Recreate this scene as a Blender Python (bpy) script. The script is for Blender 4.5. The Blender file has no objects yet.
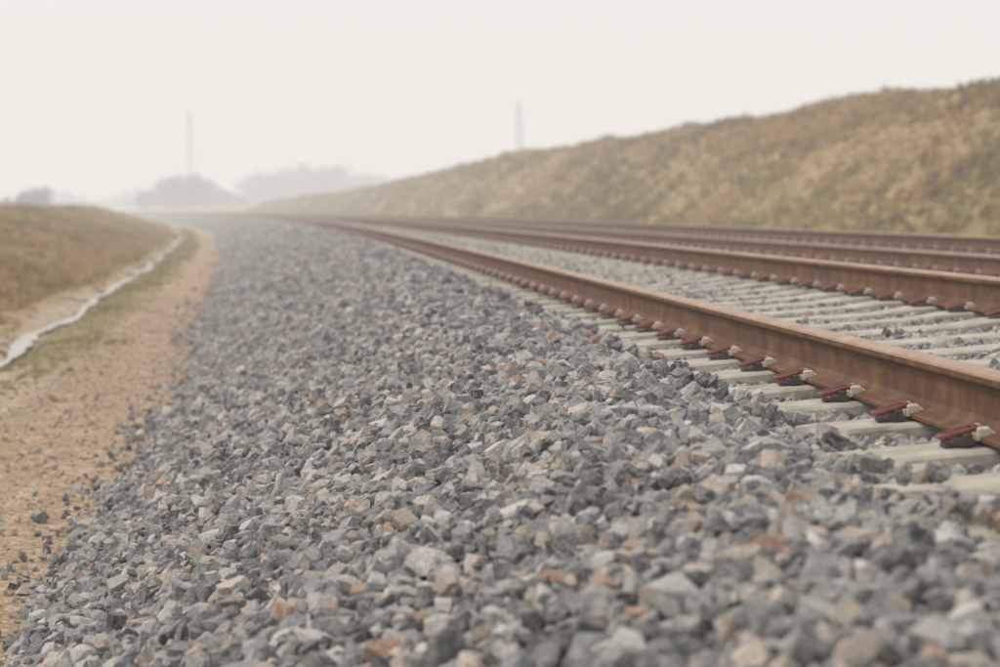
import bpy, bmesh, math, random
import numpy as np
from mathutils import Vector
random.seed(4); rng=np.random.default_rng(7)
scene=bpy.context.scene
R=1800.0; CAMZ=1.45; FPX=2000.0; YAW=math.radians(5.2)

# ---------------------------------------------------------------- helpers
def P(s,u):
    s=np.asarray(s,float);u=np.asarray(u,float)
    th=s/R
    return (R+u)*np.cos(th)-R,(R+u)*np.sin(th)
def hash2(ix,iy,seed):
    n=(ix.astype(np.int64)*374761393+iy.astype(np.int64)*668265263+seed*982451653)&0xffffffff
    n=((n^(n>>13))*1274126177)&0xffffffff
    n=(n^(n>>16))&0xffffffff
    return n/4294967295.0
def vnoise(x,y,seed=0):
    x=np.asarray(x,float);y=np.asarray(y,float)
    x,y=np.broadcast_arrays(x,y)
    ix=np.floor(x);iy=np.floor(y);fx=x-ix;fy=y-iy
    fx=fx*fx*(3-2*fx);fy=fy*fy*(3-2*fy)
    a=hash2(ix,iy,seed);b=hash2(ix+1,iy,seed);c=hash2(ix,iy+1,seed);d=hash2(ix+1,iy+1,seed)
    return (a*(1-fx)+b*fx)*(1-fy)+(c*(1-fx)+d*fx)*fy
def fbm(x,y,seed=0,o=4):
    t=0;a=.5;n=0
    for k in range(o):
        t=t+a*vnoise(x*2**k,y*2**k,seed+k*17);n+=a;a*=.5
    return t/n-.5
def smooth(a,b,x):
    t=np.clip((x-a)/(b-a),0,1);return t*t*(3-2*t)
def drift(s):
    return np.interp(s,[0,15,32,72,120,260],[0,0,-.45,-.95,-1.2,-1.6])
def hcrest(s):
    return np.interp(s,[0,60,100,150,185,217,260,350,500,900],[3.55,3.55,3.72,3.70,3.1,2.55,1.8,.8,-.2,-.8])+CAMZ
GU=[-1200,-60,-25,-14,-9.6,-8.4,-4.3,-3.4,-3.0,-2.75,-2.35,-1,9.2]
GZ=[.2,.2,.8,1.2,1.36,1.22,.05,-.0,-.075,-.075,.0,0,0]
def ground_z(s,u):
    s,u=np.broadcast_arrays(np.asarray(s,float),np.asarray(u,float))
    ul=u-drift(s)*(u<0)
    zl=np.interp(ul,GU,GZ)
    hc=hcrest(s)+fbm(s/14,s*0,91,3)*.5
    t=np.clip((u-10.8)/(20-10.8),0,1)
    t=t+ .09*np.sin(t*math.pi*2)*-1
    zr=.15+t*(hc-.15)+np.clip((u-20)/40,0,1)*.3
    z=np.where(u>9.2,np.where(u<10.8,(u-9.2)/1.6*.15,zr),zl)
    bank=smooth(-3.7,-5.5,ul)+smooth(10.8,13,u)
    z=z+bank*(fbm(s/3,u/2,3)*.5+fbm(s/.8,u/.7,5)*.16)
    flat=(1-np.clip(bank,0,1))
    z=z+flat*(fbm(s/.9,u/.5,11)*.05+fbm(s/.2,u/.2,13)*.022)
    return z
C1=.0565;C2=.0628
R1u,R2u=1.776,3.368
R3u,R4u=5.936,7.528
S1z=.850;S2z=.878     # sleeper tops at the low rail
def ballast_z(s,u,detail=True):
    s,u=np.broadcast_arrays(np.asarray(s,float),np.asarray(u,float))
    t=-1.0+drift(s)
    c1=lambda x:S1z+C1*(x-R1u)-.048
    c2=lambda x:S2z+C2*(x-R3u)-.048
    us=[.75,1.0,1.25,1.5,3.87,4.3,5.2,5.4,8.03,8.5,10.2]
    zs=[.79,.83,.815,c1(1.5),c1(3.87),.93,.85,c2(5.4),c2(8.03),.93,-.05]
    z=np.interp(u,us,zs)
    k=np.clip((u-t)/(.75-t),0,1)
    zl=.015+(k+.05*np.sin(k*math.pi))*.775
    z=np.where(u<.75,zl,z)
    z=np.where(u<t,-.0-(t-u)*.8,z)
    if detail:
        z=z+fbm(s/.6,u/.6,21)*.07*np.where((u>1.15),.3,1.)
    return z

def np_mesh(name,V,F,mats=(),midx=None,smooth_=False,parent=None):
    me=bpy.data.meshes.new(name)
    V=np.ascontiguousarray(V,np.float32);F=np.ascontiguousarray(F,np.int32)
    k=F.shape[1]
    me.vertices.add(len(V));me.vertices.foreach_set('co',V.ravel())
    me.loops.add(F.size);me.loops.foreach_set('vertex_index',F.ravel())
    me.polygons.add(len(F));me.polygons.foreach_set('loop_start',np.arange(0,F.size,k,dtype=np.int32))
    for m in mats: me.materials.append(m)
    if midx is not None: me.polygons.foreach_set('material_index',np.ascontiguousarray(midx,np.int32))
    me.polygons.foreach_set('use_smooth',np.full(len(F),smooth_,bool))
    me.update(calc_edges=True);me.validate()
    ob=bpy.data.objects.new(name,me);scene.collection.objects.link(ob)
    if parent: ob.parent=parent
    return ob
def empty(name):
    e=bpy.data.objects.new(name,None);scene.collection.objects.link(e);return e

# ---------------------------------------------------------------- materials
class M:
    def __init__(s,name):
        s.m=bpy.data.materials.new(name);s.m.use_nodes=True
        s.nt=s.m.node_tree;s.b=s.nt.nodes['Principled BSDF'];s.out=s.nt.nodes['Material Output']
        s.b.inputs['Specular IOR Level'].default_value=.25
    def n(s,t,**k):
        nd=s.nt.nodes.new(t)
        for a,v in k.items(): setattr(nd,a,v)
        return nd
    def l(s,a,b): s.nt.links.new(a,b)
    def noise(s,scale,vec=None,detail=3,rough=.6):
        n=s.n('ShaderNodeTexNoise');n.inputs['Scale'].default_value=scale;n.inputs['Detail'].default_value=min(detail,4)
        n.inputs['Roughness'].default_value=rough
        if vec: s.l(vec,n.inputs['Vector'])
        return n.outputs['Fac']
    def ramp(s,fac,stops,interp='LINEAR'):
        r=s.n('ShaderNodeValToRGB');r.color_ramp.interpolation=interp
        e=r.color_ramp.elements
        while len(e)>2: e.remove(e[-1])
        for i,(p,c) in enumerate(stops):
            if i<2: el=e[i];el.position=p
            else: el=e.new(p)
            el.color=(c[0],c[1],c[2],1)
        s.l(fac,r.inputs['Fac']);return r.outputs['Color']
    def mix(s,f,a,b,mode='MIX'):
        n=s.n('ShaderNodeMix',data_type='RGBA',blend_type=mode)
        for i,v in ((0,f),(6,a),(7,b)):
            if hasattr(v,'is_linked'): s.l(v,n.inputs[i])
            elif i==0: n.inputs[0].default_value=v
            else: n.inputs[i].default_value=(v[0],v[1],v[2],1)
        return n.outputs[2]
    def bump(s,h,strength=.5,dist=.01):
        n=s.n('ShaderNodeBump');n.inputs['Strength'].default_value=strength;n.inputs['Distance'].default_value=dist
        s.l(h,n.inputs['Height']);s.l(n.outputs[0],s.b.inputs['Normal'])
    def pos(s): return s.n('ShaderNodeNewGeometry').outputs['Position']
    def obj(s): return s.n('ShaderNodeTexCoord').outputs['Object']
STONES=[(0,(.07,.078,.085)),(.10,(.14,.15,.155)),(.23,(.24,.25,.25)),(.38,(.35,.355,.345)),(.51,(.185,.195,.205)),(.61,(.46,.455,.43)),
        (.75,(.63,.615,.58)),(.84,(.48,.41,.34)),(.90,(.62,.54,.46)),(.95,(.36,.29,.235)),(.982,(.48,.30,.20))]
def mat_stone():
    m=M('crushed_stone')
    oi=m.n('ShaderNodeObjectInfo').outputs['Random']
    c=m.ramp(oi,STONES,'CONSTANT')
    ob=m.obj()
    nz=m.noise(2.2,ob,3,.6)
    f=m.ramp(nz,[(.42,(0,0,0)),(.66,(.5,.5,.5))])
    mm=m.mix(f,c,(.58,.55,.50))
    fine=m.noise(7,ob,3,.7)
    v=m.ramp(fine,[(.3,(.68,.68,.68)),(.7,(1.15,1.15,1.15))])
    m.l(m.mix(1.,mm,v,'MULTIPLY'),m.b.inputs['Base Color'])
    m.b.inputs['Roughness'].default_value=.62
    m.b.inputs['Specular IOR Level'].default_value=.4
    m.bump(fine,.5,.07)
    return m.m
def mat_bed():
    m=M('ballast')
    p=m.pos()
    v=m.n('ShaderNodeTexVoronoi');v.inputs['Scale'].default_value=19;m.l(p,v.inputs['Vector'])
    sep=m.n('ShaderNodeSeparateColor');m.l(v.outputs['Color'],sep.inputs[0])
    c=m.ramp(sep.outputs[0],STONES,'CONSTANT')
    d=m.ramp(v.outputs['Distance'],[(.25,(1,1,1)),(.6,(.25,.25,.25))])  # shade in the gaps between stones, painted as darker cell edges
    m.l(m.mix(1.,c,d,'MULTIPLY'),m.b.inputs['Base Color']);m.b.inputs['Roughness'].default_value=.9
    return m.m
def mat_ground():
    m=M('ground')
    p=m.pos()
    a=m.n('ShaderNodeAttribute',attribute_name='zone')
    sep=m.n('ShaderNodeSeparateColor');m.l(a.outputs['Color'],sep.inputs[0])
    dirt=m.ramp(m.noise(3.5,p,4,.7),[(.3,(.27,.18,.105)),(.5,(.44,.325,.21)),(.68,(.60,.475,.345))])
    peb=m.n('ShaderNodeTexVoronoi');peb.inputs['Scale'].default_value=45;m.l(p,peb.inputs['Vector'])
    sp=m.n('ShaderNodeSeparateColor');m.l(peb.outputs['Color'],sp.inputs[0])
    pc=m.ramp(sp.outputs[0],[(0,(.18,.125,.08)),(.35,(.36,.27,.18)),(.6,(.47,.365,.26)),(.85,(.62,.54,.44))],'CONSTANT')
    dirt=m.mix(.45,dirt,pc)
    green=m.ramp(m.noise(6,p,4,.7),[(.3,(.17,.165,.055)),(.5,(.30,.255,.11)),(.7,(.45,.36,.21))])
    dry=m.ramp(m.noise(.8,p,4,.7),[(.3,(.17,.145,.055)),(.48,(.30,.225,.095)),(.65,(.41,.295,.135)),(.8,(.25,.15,.07))])
    pale=m.ramp(m.noise(9,p,4,.75),[(.3,(.28,.21,.14)),(.5,(.47,.39,.30)),(.7,(.68,.62,.54))])
    c=m.mix(sep.outputs[2],dirt,pale)
    c=m.mix(sep.outputs[0],c,green)
    c=m.mix(sep.outputs[1],c,dry)
    m.l(c,m.b.inputs['Base Color']);m.b.inputs['Roughness'].default_value=.95
    m.bump(m.noise(30,p,3,.75),.9,.03)
    return m.m
def mat_grass(name,stops,scale=.35,green=None,gz=(.0,-.035),gr=(.38,.50)):
    m=M(name)
    p=m.pos()
    mp=m.n('ShaderNodeMapping');mp.inputs['Scale'].default_value=(1,.45,1.6);m.l(p,mp.inputs['Vector'])
    oi=m.n('ShaderNodeObjectInfo').outputs['Random']
    nz=m.noise(scale,mp.outputs[0],3,.65)
    ad=m.n('ShaderNodeMath',operation='MULTIPLY_ADD');m.l(oi,ad.inputs[0]);ad.inputs[1].default_value=.22;m.l(nz,ad.inputs[2])
    c=m.ramp(ad.outputs[0],stops)
    if green:
        g=m.noise(.16,p,3,.65)
        sx=m.n('ShaderNodeSeparateXYZ');m.l(p,sx.inputs[0])
        k=m.n('ShaderNodeMath',operation='MULTIPLY_ADD');m.l(sx.outputs['Z'],k.inputs[0]);k.inputs[1].default_value=gz[1];m.l(g,k.inputs[2])
        f=m.ramp(k.outputs[0],[(gr[0],(0,0,0)),(gr[1],(.8,.8,.8))])
        c=m.mix(f,c,green)
    m.l(c,m.b.inputs['Base Color']);m.b.inputs['Roughness'].default_value=.8
    return m.m
def mat_simple(name,stops,scale=8,rough=.7,metal=0,bump=.3,bd=.005,spec=.3,stretch=None):
    m=M(name);p=m.pos()
    if stretch:
        mp=m.n('ShaderNodeMapping');mp.inputs['Scale'].default_value=stretch;m.l(p,mp.inputs['Vector']);p=mp.outputs[0]
    m.l(m.ramp(m.noise(scale,p,4,.65),stops),m.b.inputs['Base Color'])
    m.b.inputs['Roughness'].default_value=rough;m.b.inputs['Metallic'].default_value=metal
    m.b.inputs['Specular IOR Level'].default_value=spec
    if bump: m.bump(m.noise(scale*8,p,2),bump,bd)
    return m.m
m_stone=mat_stone();m_bed=mat_bed();m_ground=mat_ground()
DRY=[(.38,(.20,.16,.06)),(.5,(.36,.26,.11)),(.6,(.49,.35,.16)),(.7,(.54,.39,.195)),(.85,(.29,.17,.085))]
m_dry=mat_grass('dry_grass',DRY,.35,(.225,.215,.075),(0,-.03),(.35,.47))
m_dryl=mat_grass('bank_dry_grass',DRY,.5,(.25,.235,.08),(0,0),(.50,.64))
m_weed=mat_grass('brown_weeds',[(.35,(.12,.08,.04)),(.6,(.23,.15,.075)),(.85,(.32,.21,.10))],.6)
m_green=mat_grass('short_grass',[(.35,(.18,.195,.06)),(.55,(.32,.285,.12)),(.8,(.48,.38,.22))],1.2)
m_rust=mat_simple('rusted_steel',[(.3,(.080,.040,.024)),(.5,(.135,.070,.040)),(.7,(.22,.120,.068))],7,.65,.0,.5,.002,.25)
m_head=mat_simple('rail_head_steel',[(.3,(.28,.175,.115)),(.55,(.39,.26,.175)),(.75,(.47,.34,.24))],5,.45,.2,.3,.001,.35)
m_conc=mat_simple('sleeper_concrete',[(.28,(.22,.195,.155)),(.42,(.37,.345,.29)),(.58,(.47,.445,.385)),(.75,(.57,.54,.475))],7,.85,0,.5,.003)
m_iron=mat_simple('cast_iron',[(.3,(.06,.05,.045)),(.7,(.16,.125,.105))],20,.6,.3)
m_clip=mat_simple('clip_paint',[(.3,(.10,.018,.016)),(.6,(.18,.036,.030)),(.8,(.14,.055,.04))],25,.38,0,.2,.001,.5)
m_ins=mat_simple('insulator_plastic',[(.3,(.56,.50,.40)),(.6,(.76,.71,.61))],20,.45,0,.1,.001)
m_pyl=mat_simple('galvanised_steel',[(.3,(.10,.11,.12)),(.7,(.18,.19,.20))],1,.6,.2,0)
m_bark=mat_simple('bark',[(.3,(.05,.04,.03)),(.7,(.10,.08,.06))],3,.9)
m_leaf=mat_simple('foliage',[(.3,(.035,.04,.025)),(.5,(.06,.06,.035)),(.7,(.10,.08,.045))],.8,.85,0,0)
m_orange=mat_simple('orange_plastic',[(.3,(.55,.11,.05)),(.7,(.62,.15,.07))],8,.5,0,0)
m_white=mat_simple('white_band',[(.3,(.7,.7,.7)),(.7,(.8,.8,.8))],8,.5,0,0)
m_water=M('muddy_water');m_water.b.inputs['Base Color'].default_value=(.30,.24,.18,1)
m_water.b.inputs['Roughness'].default_value=.12;m_water.b.inputs['Specular IOR Level'].default_value=.5
m_water.bump(m_water.noise(5,m_water.pos(),3),.3,.02);m_water=m_water.m

# ---------------------------------------------------------------- ground sheet
def slist(near,step,s0=-40,s1=1400):
    l=list(np.arange(s0,0,2.))+list(np.arange(0,near,step))
    s=near;d=step
    while s<s1:
        l.append(s);d=min(d*1.03,25);s+=d
    l.append(s1);return np.array(l)
def grid(name,S,U2,zf,mat,smooth_=True):
    ns,nu=U2.shape
    SS=np.repeat(S[:,None],nu,1)
    Z=zf(SS,U2);X,Y=P(SS,U2)
    V=np.stack([X,Y,Z],-1).reshape(-1,3)
    i=np.arange(ns-1)[:,None]*nu+np.arange(nu-1)[None]
    F=np.stack([i,i+1,i+nu+1,i+nu],-1).reshape(-1,4)
    return np_mesh(name,V,F,[mat],smooth_=smooth_),SS,U2
S=slist(40,.16)
Ug=np.array([-1200,-700,-400,-200,-120,-80,-55,-40,-30,-25]+list(np.arange(-22,-10,.6))+list(np.arange(-10,-6,.3))+list(np.arange(-6,-.2,.07))+
   list(np.arange(0,9,1.))+list(np.arange(9.2,25,.4))+[26,28,32,40,60,100,200,400,800,1200])
g,SS,UU=grid('ground',S,np.repeat(Ug[None],len(S),0),ground_z,m_ground)
ul=UU-drift(SS)*(UU<0)
n1=fbm(SS/1.3,UU/.5,31);n2=fbm(SS/.5,UU/.3,37);n3=fbm(SS/3,UU/.6,41)
green=smooth(-1.95,-2.3,ul+n1*.7)*smooth(-2.95,-2.7,ul+n1*.3)*smooth(14,27,SS+n3*14)
green=np.maximum(green,smooth(.08,.22,n2+n1*.5)*smooth(-1.6,-2.0,ul)*.7)
dry=np.clip(smooth(-3.25,-3.7,ul+n1*.8)+smooth(8.5,10.5,UU),0,1)
pale=smooth(-1.9,-2.3,ul+n1*.6)*(smooth(26,16,SS)*.9+.25)*smooth(-.15,.1,n2)
pale=np.maximum(pale,smooth(-2.4,-2.65,ul+n2*.4)*smooth(-3.5,-3.2,ul+n2*.5)*.8)
zone=np.stack([green,dry,pale,np.ones_like(dry)],-1).reshape(-1,4).astype(np.float32)
at=g.data.attributes.new('zone','FLOAT_COLOR','POINT');at.data.foreach_set('color',zone.ravel())

# ballast bed
k=np.concatenate([np.linspace(0,1,28)[:-1]*0.3,np.linspace(.3,1,60)])
tt=(-1.0+drift(S)-.12)[:,None]
Ub=tt+(10.3-tt)*k[None]
Sb=S[S<900];
bed,_,_=grid('ballast_bed',Sb,Ub[:len(Sb)],lambda s,u:ballast_z(s,u)-.012,m_bed)

# puddle strip
sp=slist(40,.18,6,170);sp=sp[sp>6]
wv=np.linspace(-1,1,7)
c=-2.9+drift(sp)+fbm(sp/4,sp*0,55)*.35
w=.015+.17*np.clip(fbm(sp/1.8,sp*0+3,57)+.30,0,1)
wl=w*(1+fbm(sp/.35,sp*0+1,58)*1.4);wr=w*(1+fbm(sp/.35,sp*0+5,59)*1.4)
Uw=c[:,None]+np.where(wv[None]<0,wl[:,None],wr[:,None])*wv[None]
grid('puddle',sp,Uw,lambda s,u:-.038+u*0,m_water)

# ---------------------------------------------------------------- tracks
prof=[(.075,0),(.075,.010),(.070,.013),(.035,.021),(.018,.030),(.0105,.045),(.0085,.07),(.0085,.11),(.011,.124),(.020,.132),(.034,.138),
      (.0365,.143),(.0365,.158),(.034,.165),(.027,.1695),(.014,.1715),(0,.172)]
prof=prof+[(-a,b) for a,b in prof[-2::-1]]
prof=np.array(prof)
def rail(name,uc,zc,tilt,parent):
    Sr=slist(60,.5,-20,700)
    ca,sa=math.cos(tilt),math.sin(tilt)
    du=prof[:,0]*ca-prof[:,1]*sa;dz=prof[:,0]*sa+prof[:,1]*ca
    n=len(prof);SSr=np.repeat(Sr[:,None],n,1);Ur=uc+np.repeat(du[None],len(Sr),0);Z=zc+np.repeat(dz[None],len(Sr),0)
    X,Y=P(SSr,Ur);V=np.stack([X,Y,Z],-1).reshape(-1,3)
    i=np.arange(len(Sr)-1)[:,None]*n;j=np.arange(n)[None]
    F=np.stack([i+j,i+n+j,i+n+(j+1)%n,i+(j+1)%n],-1).reshape(-1,4)
    mi=np.repeat(np.array([[1 if prof[a][1]>.157 and prof[(a+1)%n][1]>.157 else 0 for a in range(n)]]),len(Sr)-1,0).ravel()
    np_mesh(name,V,F,[m_rust,m_head],mi,False,parent)
def sleeper_template():
    st=[(-1.32,-.03,.9),(-1.30,-.012,1),(-1.0,-.004,1),(-.80,0,1),(-.62,0,1),(-.45,-.018,.93),(0,-.025,.9),(.45,-.018,.93),(.62,0,1),(.80,0,1),(1.0,-.004,1),(1.30,-.012,1),(1.32,-.03,.9)]
    cs=[(-.150,-.2),(-.130,-.03),(-.122,-.008),(-.108,0),(.108,0),(.122,-.008),(.130,-.03),(.150,-.2)]
    V=[];F=[];n=len(cs)
    for t,dz,wd in st:
        for a,b in cs: V.append((t,a*wd,b+dz))
    for i in range(len(st)-1):
        for j in range(n):
            F.append((i*n+j,i*n+(j+1)%n,(i+1)*n+(j+1)%n,(i+1)*n+j))
    F.append((0,1,6,7));F.append((1,2,5,6));F.append((2,3,4,5))
    o=(len(st)-1)*n
    F+=[(o,o+7,o+6,o+1),(o+1,o+6,o+5,o+2),(o+2,o+5,o+4,o+3)]
    return np.array(V),np.array(F)
def box(V,F,MI,x0,x1,y0,y1,z0,z1,mi,ch=.004):
    b=len(V)
    c=ch
    for z,cc in ((z0,0),(z1-c,0),(z1,c)):
        V+=[(x0+cc,y0+cc,z),(x1-cc,y0+cc,z),(x1-cc,y1-cc,z),(x0+cc,y1-cc,z)]
    for k in (0,4):
        for j in range(4): F.append((b+k+j,b+k+(j+1)%4,b+k+4+(j+1)%4,b+k+4+j));MI.append(mi)
    F.append((b+8,b+9,b+10,b+11));MI.append(mi)
def tube(V,F,MI,pts,r,mi,n=8):
    b=len(V);pts=[Vector(p) for p in pts]
    for i,p in enumerate(pts):
        d=(pts[min(i+1,len(pts)-1)]-pts[max(i-1,0)]).normalized()
        up=Vector((0,0,1)) if abs(d.z)<.8 else Vector((1,0,0))
        a=d.cross(up).normalized();c=a.cross(d).normalized()
        for k in range(n):
            t=2*math.pi*k/n;V.append(tuple(p+a*r*math.cos(t)+c*r*math.sin(t)))
    for i in range(len(pts)-1):
        for k in range(n):
            F.append((b+i*n+k,b+i*n+(k+1)%n,b+(i+1)*n+(k+1)%n,b+(i+1)*n+k));MI.append(mi)
    for o in (b,b+(len(pts)-1)*n):
        for q in range(1,n-2,2): F.append((o,o+q,o+q+1,o+q+2));MI.append(mi)
def fastening_template():
    V=[];F=[];MI=[]
    box(V,F,MI,.012,.048,-.042,.042,-.002,.016,0)
    box(V,F,MI,.018,.042,-.047,-.037,.0,.032,0)
    box(V,F,MI,.018,.042,.037,.047,.0,.032,0)
    box(V,F,MI,.048,.086,-.022,.022,-.002,.006,0)
    box(V,F,MI,-.044,.008,-.040,.040,.011,.036,2,.008)
    box(V,F,MI,-.030,.004,-.044,-.028,.020,.046,2,.006)
    box(V,F,MI,-.030,.004,.028,.044,.020,.046,2,.006)
    for sg in (-1,1):
        pts=[(-.010,sg*.011,.040),(-.008,sg*.020,.041),(.0,sg*.027,.041),(.02,sg*.028,.037),(.045,sg*.028,.031),(.072,sg*.028,.025),(.085,sg*.023,.023),(.092,sg*.012,.022),(.093,0,.022)]
        tube(V,F,MI,pts,.0072,1)
    tube(V,F,MI,[(.015,0,.036),(.045,0,.030),(.072,0,.024),(.091,0,.022)],.0066,1)
    return np.array(V),np.array(F),np.array(MI)
SP=.605;S0=5.02
sleepS=S0+SP*np.arange(-12,600)
def replicate(T,F,centers_u,centers_s,zc,tilt,flip=None):
    n=len(T);m=len(centers_s)
    t=T[:,0][None]*(flip[:,None] if flip is not None else 1.)
    a=T[:,1][None];z=T[:,2][None]
    ca,sa=math.cos(tilt),math.sin(tilt)
    U=centers_u[:,None]+t*ca-z*sa; Z=zc[:,None]+t*sa+z*ca; SSx=centers_s[:,None]+a
    X,Y=P(SSx,U);V=np.stack(np.broadcast_arrays(X,Y,Z),-1).reshape(-1,3)
    FF=(F[None]+np.arange(m)[:,None,None]*n).reshape(-1,4)
    return V,FF
sT,sF=sleeper_template();fT,fF,fM=fastening_template()
def track(ulow,uhigh,slz,cant):
    e=empty('railway_track');tilt=math.atan(cant);uc=(ulow+uhigh)/2
    jit=rng.normal(0,.006,len(sleepS));ss=sleepS+jit
    V,F=replicate(sT,sF,uc+rng.normal(0,.008,len(ss)),ss,np.full(len(ss),slz+cant*(uc-ulow))+rng.normal(0,.002,len(ss)),tilt)
    np_mesh('sleepers',V,F,[m_conc],None,False,e)
    rail('rail_inner',ulow,slz+.008,tilt,e);rail('rail_outer',uhigh,slz+.008+cant*(uhigh-ulow),tilt,e)
    Vs=[];Fs=[];Ms=[];o=0
    sel=ss[(ss<110)]
    for ur in (ulow,uhigh):
        for sg in (-1.,1.):
            u=np.full(len(sel),ur+sg*.078);z=slz+cant*(u-ulow)+.002
            V,F=replicate(fT,fF,u,sel+rng.normal(0,.004,len(sel)),z,tilt,np.full(len(sel),sg))
            Vs.append(V);Fs.append(F+o);o+=len(V);Ms.append(np.tile(fM,len(sel)))
    np_mesh('rail_fastenings',np.concatenate(Vs),np.concatenate(Fs),[m_iron,m_clip,m_ins],np.concatenate(Ms),False,e)
    return e
track(R1u,R2u,S1z,C1);track(R3u,R4u,S2z,C2)

# ---------------------------------------------------------------- instancing
def shape_coll(name,objs):
    c=bpy.data.collections.new(name)
    for o in objs: c.objects.link(o)
    return c
def stone_mesh(i,mat):
    r=random.Random(100+i);bm=bmesh.new()
    ax=(r.uniform(1.0,1.25),r.uniform(.65,.9),r.uniform(.5,.8))
    bmesh.ops.create_cube(bm,size=1.0)
    for k in range(r.randint(8,12)):
        nrm=Vector((r.gauss(0,1),r.gauss(0,1),r.gauss(0,1))).normalized()
        d=r.uniform(.33,.50)
        bmesh.ops.bisect_plane(bm,geom=bm.verts[:]+bm.edges[:]+bm.faces[:],plane_co=nrm*d,plane_no=nrm,clear_outer=True)
        be=[e for e in bm.edges if e.is_boundary]
        if be: bmesh.ops.edgeloop_fill(bm,edges=be)
    bmesh.ops.remove_doubles(bm,verts=bm.verts,dist=.03)
    for v in bm.verts:
        v.co=Vector((v.co.x*ax[0],v.co.y*ax[1],v.co.z*ax[2]))+Vector((r.gauss(0,.018),r.gauss(0,.018),r.gauss(0,.018)))
    pts=[v.co.copy() for v in bm.verts];bm.free();bm=bmesh.new()
    for p in pts: bm.verts.new(p)
    bmesh.ops.convex_hull(bm,input=bm.verts)
    bmesh.ops.delete(bm,geom=[v for v in bm.verts if not v.link_faces],context='VERTS')
    bmesh.ops.dissolve_limit(bm,angle_limit=math.radians(7),verts=bm.verts,edges=bm.edges)
    bmesh.ops.bevel(bm,geom=list(bm.edges),offset=.014,segments=1,affect='EDGES',profile=.5)
    bmesh.ops.triangulate(bm,faces=bm.faces)
    bm.normal_update()
    me=bpy.data.meshes.new('stone');bm.to_mesh(me);bm.free();me.materials.append(mat)
    return bpy.data.objects.new('stone_shape',me)
def tuft_mesh(i,mat,n=26,h=1.,spread=.35,wid=.03):
    r=random.Random(300+i);V=[];F=[]
    for k in range(n):
        a=r.uniform(0,6.283);d=r.uniform(0,spread);x,y=d*math.cos(a),d*math.sin(a)
        b=r.uniform(0,6.283);ln=h*r.uniform(.45,1.);le=r.uniform(.1,.6)*ln
        dx,dy=math.cos(b),math.sin(b);w=wid*r.uniform(.6,1.3);px,py=-dy*w,dx*w
        o=len(V)
        V+=[(x-px,y-py,-.05),(x+px,y+py,-.05),(x+dx*le*.35+px*.8,y+dy*le*.35+py*.8,ln*.6),(x+dx*le*.35-px*.8,y+dy*le*.35-py*.8,ln*.6),(x+dx*le,y+dy*le,ln*r.uniform(.8,1))]
        F+=[(o,o+1,o+2,o+3),(o+3,o+2,o+4)]
    me=bpy.data.meshes.new('tuft');me.from_pydata(V,[],F);me.materials.append(mat);me.update()
    return bpy.data.objects.new('tuft_shape',me)
def scatter(name,pos,rot,scl,idx,coll):
    me=bpy.data.meshes.new(name);n=len(pos)
    me.vertices.add(n);me.vertices.foreach_set('co',np.ascontiguousarray(pos,np.float32).ravel())
    a=me.attributes.new('rot','FLOAT_VECTOR','POINT');a.data.foreach_set('vector',np.ascontiguousarray(rot,np.float32).ravel())
    a=me.attributes.new('scl','FLOAT_VECTOR','POINT');a.data.foreach_set('vector',np.ascontiguousarray(scl,np.float32).ravel())
    a=me.attributes.new('idx','INT','POINT');a.data.foreach_set('value',np.ascontiguousarray(idx,np.int32))
    ob=bpy.data.objects.new(name,me);scene.collection.objects.link(ob)
    ng=bpy.data.node_groups.new(name+'_nodes','GeometryNodeTree')
    ng.interface.new_socket('Geometry',in_out='INPUT',socket_type='NodeSocketGeometry')
    ng.interface.new_socket('Geometry',in_out='OUTPUT',socket_type='NodeSocketGeometry')
    N=ng.nodes.new;L=ng.links.new
    gi=N('NodeGroupInput');go=N('NodeGroupOutput');iop=N('GeometryNodeInstanceOnPoints')
    ci=N('GeometryNodeCollectionInfo');ci.inputs['Collection'].default_value=coll
    ci.inputs['Separate Children'].default_value=True;ci.inputs['Reset Children'].default_value=True
    def attr(nm,t):
        x=N('GeometryNodeInputNamedAttribute');x.data_type=t;x.inputs['Name'].default_value=nm
        return x.outputs['Attribute']
    e=N('FunctionNodeEulerToRotation');L(attr('rot','FLOAT_VECTOR'),e.inputs[0])
    L(gi.outputs[0],iop.inputs['Points']);L(ci.outputs[0],iop.inputs['Instance'])
    iop.inputs['Pick Instance'].default_value=True
    L(attr('idx','INT'),iop.inputs['Instance Index']);L(e.outputs[0],iop.inputs['Rotation'])
    L(attr('scl','FLOAT_VECTOR'),iop.inputs['Scale']);L(iop.outputs[0],go.inputs[0])
    md=ob.modifiers.new('scatter','NODES');md.node_group=ng
    return ob
NS=20
stones=shape_coll('ballast_stone_shapes',[stone_mesh(i,m_stone) for i in range(NS)])
def jgrid(s0,s1,u0,u1,sp):
    a=np.arange(s0,s1,sp);b=np.arange(u0,u1,sp);A,B=np.meshgrid(a,b,indexing='ij')
    A=A.ravel()+rng.uniform(-.5,.5,A.size)*sp;B=B.ravel()+rng.uniform(-.5,.5,B.size)*sp
    return A,B
parts=[]
for (s0,s1,u0,u1,spc,sz) in [(.8,13,-1.9,5.2,.0345,1.),(13,28,-2.4,5.4,.041,1.08),(28,62,-3.2,5.4,.058,1.3),(3,13,5.2,9,.05,1.15),(13,40,5.4,9,.07,1.4),(62,105,-3.2,4.5,.10,1.9)]:
    s,u=jgrid(s0,s1,u0,u1,spc);parts.append((s,u,np.full(len(s),sz)))
s=np.concatenate([p[0] for p in parts]);u=np.concatenate([p[1] for p in parts]);sz=np.concatenate([p[2] for p in parts])
toe=-1.0+drift(s)+fbm(s/.5,s*0+2,61)*.28+fbm(s/2.5,s*0+2,63)*.3
pr=np.where(u>toe,1.,np.exp(-(toe-u)/.12)*.35+.006)
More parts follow.
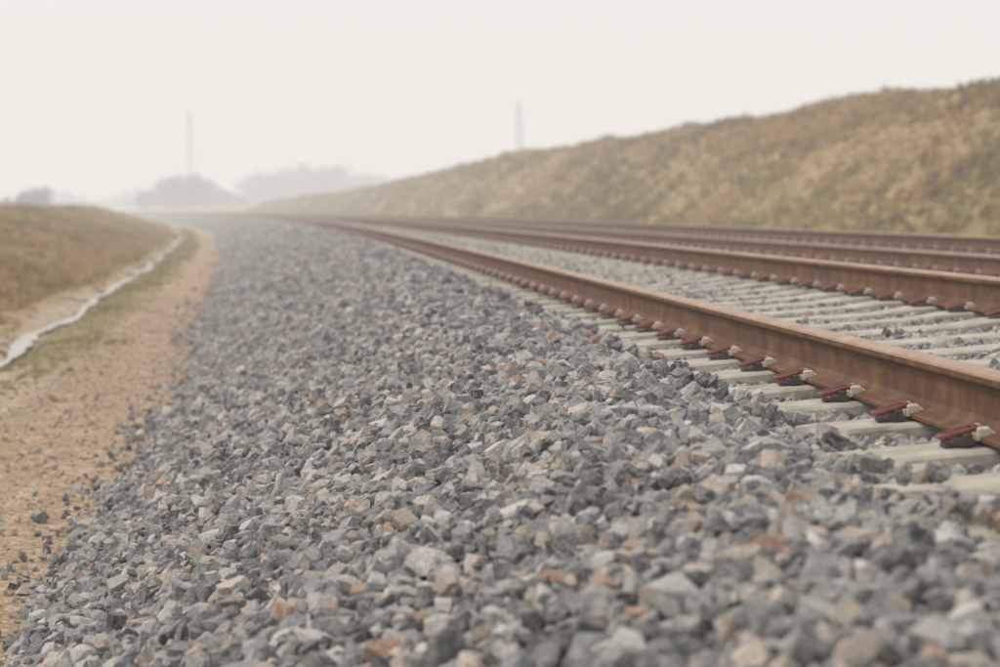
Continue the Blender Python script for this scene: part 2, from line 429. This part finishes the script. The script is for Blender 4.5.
keep=rng.random(len(s))<pr
s,u,sz=s[keep],u[keep],sz[keep]
toe=toe[keep]
base=np.maximum(ballast_z(s,u),ground_z(s,np.minimum(u,0)))
ph=np.abs((s-S0+SP/2)%SP-SP/2)
def on(uc,e=0): return (np.abs(u-uc)<1.31-e)
sl=(on(2.572,.0)|on(6.732,.0))&(ph<.138)
left_end=(u<1.40)&(u>1.2)
r_=rng.random(len(s))
over=sl&left_end&(r_<.25)
stray=sl&(r_>.995)
nearrail=np.zeros(len(s),bool)
for ur in (R1u,R2u,R3u,R4u): nearrail|=np.abs(u-ur)<.12
strays_ok=stray&~nearrail
keep=(~sl)|over|strays_ok
lift=np.where(over|strays_ok,.055,0)
size=sz*np.clip(rng.lognormal(math.log(.0405),.31,len(s)),.018,.078)
crib=(u>1.25)&(u<8.1)
size=np.where(crib,np.minimum(size,.046*sz),size)
stray_dirt=(u<toe)
size=np.where(stray_dirt,size*rng.uniform(.35,1,len(s)),size)
size=np.where(strays_ok&~over,size*.6,size);lift=np.where(strays_ok&~over,.05,lift)
z=base+lift+rng.uniform(-.018,.018,len(s))*sz*np.where(crib,.5,1)-np.where(nearrail,.012,0)+np.where(stray_dirt,.008,0)
s,u,z,size=s[keep],u[keep],z[keep],size[keep]
X,Y=P(s,u);n=len(s)
rot=np.stack([rng.normal(0,.7,n),rng.normal(0,.7,n),rng.uniform(0,6.283,n)],-1)
scl=size[:,None]*rng.uniform(.85,1.18,(n,3))*np.array([1.1,1.1,1.1])
scatter('ballast_stones',np.stack([X,Y,z],-1),rot,scl,rng.integers(0,NS,n),stones)
print('stones',n)
s,u=jgrid(4,34,-3.6,-.8,.05);k=rng.random(len(s))<(.45+fbm(s/.6,u/.4,71)*.9)*np.where(u<-2.2,.35,1)
s,u=s[k],u[k];n=len(s);X,Y=P(s,u);sz=np.clip(rng.lognormal(math.log(.013),.55,n),.004,.045)
m_peb=mat_simple('path_gravel',[(.3,(.20,.15,.11)),(.5,(.42,.34,.26)),(.7,(.66,.59,.50))],60,.9,0,.2)
peb=shape_coll('pebble_shapes',[stone_mesh(40+i,m_peb) for i in range(5)])
scatter('path_pebbles',np.stack([X,Y,ground_z(s,u)+sz*.15],-1),rng.uniform(0,6.28,(n,3)),np.repeat(sz[:,None],3,1)*rng.uniform(.8,1.3,(n,3)),rng.integers(0,5,n),peb)

# grass
NT=7
tufts=shape_coll('dry_tuft_shapes',[tuft_mesh(i,m_dry,30,1.,.5,.022) for i in range(NT)])
tuftsl=shape_coll('bank_tuft_shapes',[tuft_mesh(i,m_dryl,30,1.,.5,.022) for i in range(NT)])
weeds=shape_coll('weed_shapes',[tuft_mesh(60+i,m_weed,26,1.,.35,.02) for i in range(NT)])
gt=shape_coll('short_tuft_shapes',[tuft_mesh(20+i,m_green,22,1.,.7,.05) for i in range(NT)])
def grass(name,regions,coll,maskf):
    ps=[]
    for (s0,s1,u0,u1,sp,h) in regions:
        s,u=jgrid(s0,s1,u0,u1,sp)
        k=rng.random(len(s))<maskf(s,u);s,u=s[k],u[k]
        ps.append((s,u,h*rng.uniform(.5,1.35,len(s))*(1+fbm(s/2,u/2,81)*1.5)))
    s=np.concatenate([p[0] for p in ps]);u=np.concatenate([p[1] for p in ps]);h=np.concatenate([p[2] for p in ps])
    X,Y=P(s,u);n=len(s)
    rot=np.stack([rng.normal(0,.15,n),rng.normal(0,.15,n),rng.uniform(0,6.28,n)],-1)
    scl=np.stack([h*1.1,h*1.1,h],-1)
    scatter(name,np.stack([X,Y,ground_z(s,u)],-1),rot,scl,rng.integers(0,NT,n),coll);print(name,n)
def mleft(s,u):
    ul=u-drift(s);return smooth(-3.35,-3.8,ul+fbm(s/1.3,u/.5,31)*.8)*np.clip(.70+fbm(s/1.5,u/1.,83)*1.9,0,1)
grass('bank_grass',[(12,45,-9.8,-3.2,.14,.17),(45,120,-11.5,-4,.24,.26),(120,260,-12,-4.5,.45,.38)],tuftsl,mleft)
grass('embankment_grass',[(25,110,11,22,.26,.27),(110,300,11,22,.46,.38)],tufts,lambda s,u:np.clip(.68+fbm(s/2.,u/1.2,85)*1.8,0,1))
grass('embankment_weeds',[(25,110,11.5,22,.5,.36),(110,300,14,22,.9,.45)],weeds,
      lambda s,u:np.clip((fbm(s/9.,u/2.5,87)+.03)*5,0,.6)+smooth(16.5,20.,u)*.75*np.clip(.6+fbm(s/4,u/2,88)*2,0,1))
grass('bank_weeds',[(16,120,-10.5,-4.2,.5,.26)],weeds,lambda s,u:np.clip((fbm(s/6.,u/2.,89)+.0)*5,0,.7)+smooth(-7.5,-9,u-drift(s))*.3)
def mgreen(s,u):
    ul=u-drift(s);n1=fbm(s/1.3,u/.5,31)
    g=smooth(-1.95,-2.3,ul+n1*.7)*smooth(-3.0,-2.75,ul+n1*.3)*smooth(14,27,s+fbm(s/3,u/.6,41)*14)
    g2=smooth(.02,.2,fbm(s/.5,u/.3,37)+n1*.5)*smooth(-1.6,-2.0,ul)*smooth(-3.6,-3.3,ul)*.5
    return np.maximum(g*.5,g2)
grass('verge_grass',[(9,45,-4.2,-1.5,.08,.035),(45,160,-4.8,-2.4,.16,.07)],gt,mgreen)

# ---------------------------------------------------------------- distant things
def imgpos(x,d):
    a=math.atan((x-500)/FPX)+YAW
    return d*math.sin(a),d*math.cos(a)
def gz_xy(x,y):
    s=math.atan2(y,x+R)*R;u=math.hypot(x+R,y)-R
    return float(ground_z(s,u))
def tree_mass(name,trees):
    V=[];F=[];MI=[]
    for (x,y,zb,h,seed) in trees:
        r=random.Random(seed);lean=r.uniform(-.04,.04)
        tube(V,F,MI,[(x,y,zb-.5),(x+lean*h*.3,y,zb+h*.3),(x+lean*h*.7,y,zb+h*.8)],.025*h,0,6)
        W=h*r.uniform(.30,.46)
        cl=[]
        for k in range(r.randint(12,18)):
            t=r.uniform(.12,.96);a=r.uniform(0,6.28);rad=W*math.sin(math.pi*min(1,(t*.92+.1)))**.7*r.uniform(.3,1)
            c=Vector((x+rad*math.cos(a),y+rad*math.sin(a),zb+h*t));cl.append(c)
            tube(V,F,MI,[(x,y,zb+h*t*.6),tuple(c)],.008*h,0,4)
        for c in cl:
            cr=h*r.uniform(.09,.17)
            for q in range(46):
                v=Vector((r.gauss(0,1),r.gauss(0,1),r.gauss(0,.8)))*cr*.6
                p=c+v;a1=Vector((r.gauss(0,1),r.gauss(0,1),r.gauss(0,1))).normalized();b1=a1.orthogonal().normalized()
                sz=h*r.uniform(.014,.034);o=len(V)
                V+=[tuple(p+a1*sz),tuple(p+b1*sz),tuple(p-a1*sz),tuple(p-b1*sz)];F.append((o,o+1,o+2,o+3));MI.append(1)
    np_mesh(name,np.array(V),np.array(F),[m_bark,m_leaf],np.array(MI))
r=random.Random(9)
def mass(name,x0,x1,d,hfun,n,zb=None):
    T=[]
    for k in range(n):
        t=(k+.5+r.uniform(-.5,.5))/n;x=x0+(x1-x0)*t;dd=d*r.uniform(.95,1.08)
        X,Y=imgpos(x,dd);z=gz_xy(X,Y) if zb is None else zb
        T.append((X,Y,z,max(1.2,(hfun(t)*dd/FPX+CAMZ-z)*r.uniform(.80,1.08)),r.randint(0,9999)))
    tree_mass(name,T)
mass('distant_trees',138,250,450,lambda t:8+26*math.sin(math.pi*min(1,t*.85+.12))**1.3,32)
mass('distant_trees',245,400,580,lambda t:22+20*math.sin(math.pi*(t*.75+.15)),42)
mass('distant_trees',40,150,680,lambda t:15+5*math.sin(t*9),28)
mass('hedgerow',-60,50,300,lambda t:16+5*math.sin(t*7+1),40)

def pylon(x,y,zb,h,ang):
    V=[];F=[];MI=[]
    ca,sa=math.cos(ang),math.sin(ang)
    def W(p): return (x+p[0]*ca-p[1]*sa,y+p[0]*sa+p[1]*ca,zb+p[2])
    def beam(a,b,r): tube(V,F,MI,[W(a),W(b)],r,0,4)
    def hw(z): return 1.5*(1-z/h)**1.2+.28 if z<h*.98 else .12
    lv=[0]+[h*t for t in (.12,.24,.35,.45,.54,.62,.70,.77,.84,.91,1.)]
    for i in range(len(lv)-1):
        a,b=lv[i],lv[i+1];A,B=hw(a),hw(b)
        cs=[(-1,-1),(1,-1),(1,1),(-1,1)]
        for k in range(4):
            c0,c1=cs[k],cs[(k+1)%4]
            beam((c0[0]*A,c0[1]*A,a),(c0[0]*B,c0[1]*B,b),.09)
            beam((c0[0]*A,c0[1]*A,a),(c1[0]*B,c1[1]*B,b),.045)
            beam((c1[0]*A,c1[1]*A,a),(c0[0]*B,c0[1]*B,b),.045)
            beam((c0[0]*B,c0[1]*B,b),(c1[0]*B,c1[1]*B,b),.045)
    for z,L in ((h*.66,2.8),(h*.78,3.4),(h*.90,2.4)):
        for sg in (-1,1):
            q=hw(z)
            for yy in (-q,q):
                beam((0,yy,z),(sg*L,0,z+.1),.06);beam((0,yy,z+1.0),(sg*L,0,z+.1),.06)
            beam((sg*L,0,z),(sg*L,0,z-1.4),.06)
    np_mesh('electricity_pylon',np.array(V),np.array(F),[m_pyl],np.array(MI))
for (px,ytop,d) in ((519,100,560),(191,112,660)):
    X,Y=imgpos(px,d);zb=0;h=(210-ytop)*d/FPX+CAMZ-zb
    pylon(X,Y,zb,h,math.radians(62))

def cone():
    X,Y=imgpos(233,100.);zb=gz_xy(X,Y)
    s_=math.atan2(Y,X+R)*R;u_=math.hypot(X+R,Y)-R
    zb=max(zb,float(ballast_z(s_,u_)))+.01
    rings=[(.10,.03),(.08,.15),(.06,.26),(.04,.36),(.022,.43),(.018,.44)]
    V=[];F=[];MI=[];n=20
    box(V,F,MI,X-.14,X+.14,Y-.14,Y+.14,zb-.03,zb+.03,0)
    b=len(V)
    for rr,zz in rings:
        for k in range(n): V.append((X+rr*math.cos(k*6.2832/n),Y+rr*math.sin(k*6.2832/n),zb+zz))
    for i in range(len(rings)-1):
        for k in range(n): F.append((b+i*n+k,b+i*n+(k+1)%n,b+(i+1)*n+(k+1)%n,b+(i+1)*n+k));MI.append(1 if i==2 else 0)
    np_mesh('traffic_cone',np.array(V),np.array(F),[m_orange,m_white],np.array(MI))
cone()

# ---------------------------------------------------------------- fog volume
DENS=.0027;FR=.88
fm=bpy.data.materials.new('fog');fm.use_nodes=True;nt=fm.node_tree;nt.nodes.clear()
o=nt.nodes.new('ShaderNodeOutputMaterial');ab=nt.nodes.new('ShaderNodeVolumeAbsorption');em=nt.nodes.new('ShaderNodeEmission');ad=nt.nodes.new('ShaderNodeAddShader')
ab.inputs['Color'].default_value=(0,0,0,1);ab.inputs['Density'].default_value=DENS
em.inputs['Color'].default_value=(1.0,.945,.90,1);em.inputs['Strength'].default_value=DENS*FR  # haze glow is added emission, standing in for scattered skylight
nt.links.new(ab.outputs[0],ad.inputs[0]);nt.links.new(em.outputs[0],ad.inputs[1]);nt.links.new(ad.outputs[0],o.inputs['Volume'])
bm=bmesh.new();bmesh.ops.create_cube(bm,size=1)
for v in bm.verts: v.co=Vector((v.co.x*3600-100,v.co.y*3600+400,30+v.co.z*80))
me=bpy.data.meshes.new('fog');bm.to_mesh(me);bm.free();me.materials.append(fm)
fo=bpy.data.objects.new('fog',me);scene.collection.objects.link(fo)

# ---------------------------------------------------------------- world, sun
w=bpy.data.worlds.new('World');scene.world=w;w.use_nodes=True;nt=w.node_tree;nt.nodes.clear()
EL=math.radians(50);AZ=math.radians(-75)
sk=nt.nodes.new('ShaderNodeTexSky');sk.sky_type='NISHITA';sk.sun_disc=False;sk.sun_elevation=EL;sk.sun_rotation=AZ
sk.dust_density=4
b1=nt.nodes.new('ShaderNodeBackground');b1.inputs['Strength'].default_value=.055;nt.links.new(sk.outputs[0],b1.inputs[0])
b2=nt.nodes.new('ShaderNodeBackground');b2.inputs[0].default_value=(1,.935,.88,1);b2.inputs[1].default_value=.80
ad=nt.nodes.new('ShaderNodeAddShader');wo=nt.nodes.new('ShaderNodeOutputWorld')
nt.links.new(b1.outputs[0],ad.inputs[0]);nt.links.new(b2.outputs[0],ad.inputs[1]);nt.links.new(ad.outputs[0],wo.inputs[0])
sd=bpy.data.lights.new('sun','SUN');sd.energy=1.5;sd.angle=math.radians(11);sd.color=(1,.92,.82)
so=bpy.data.objects.new('sun',sd);scene.collection.objects.link(so)
dirv=Vector((math.sin(AZ)*math.cos(EL),math.cos(AZ)*math.cos(EL),math.sin(EL)))
so.rotation_euler=dirv.to_track_quat('Z','Y').to_euler();so.location=dirv*50

# ---------------------------------------------------------------- camera
cd=bpy.data.cameras.new('camera');co=bpy.data.objects.new('camera',cd);scene.collection.objects.link(co)
cd.sensor_width=22.3;cd.lens=44.6;cd.clip_start=.05;cd.clip_end=6000
co.location=(0,0,CAMZ);co.rotation_euler=(math.pi/2-math.atan(123.5/FPX),0,-YAW)
cd.dof.use_dof=True;cd.dof.focus_distance=6.8;cd.dof.aperture_fstop=1.8
scene.camera=co
vs=scene.view_settings;vs.view_transform='Standard';vs.look='None';vs.exposure=0
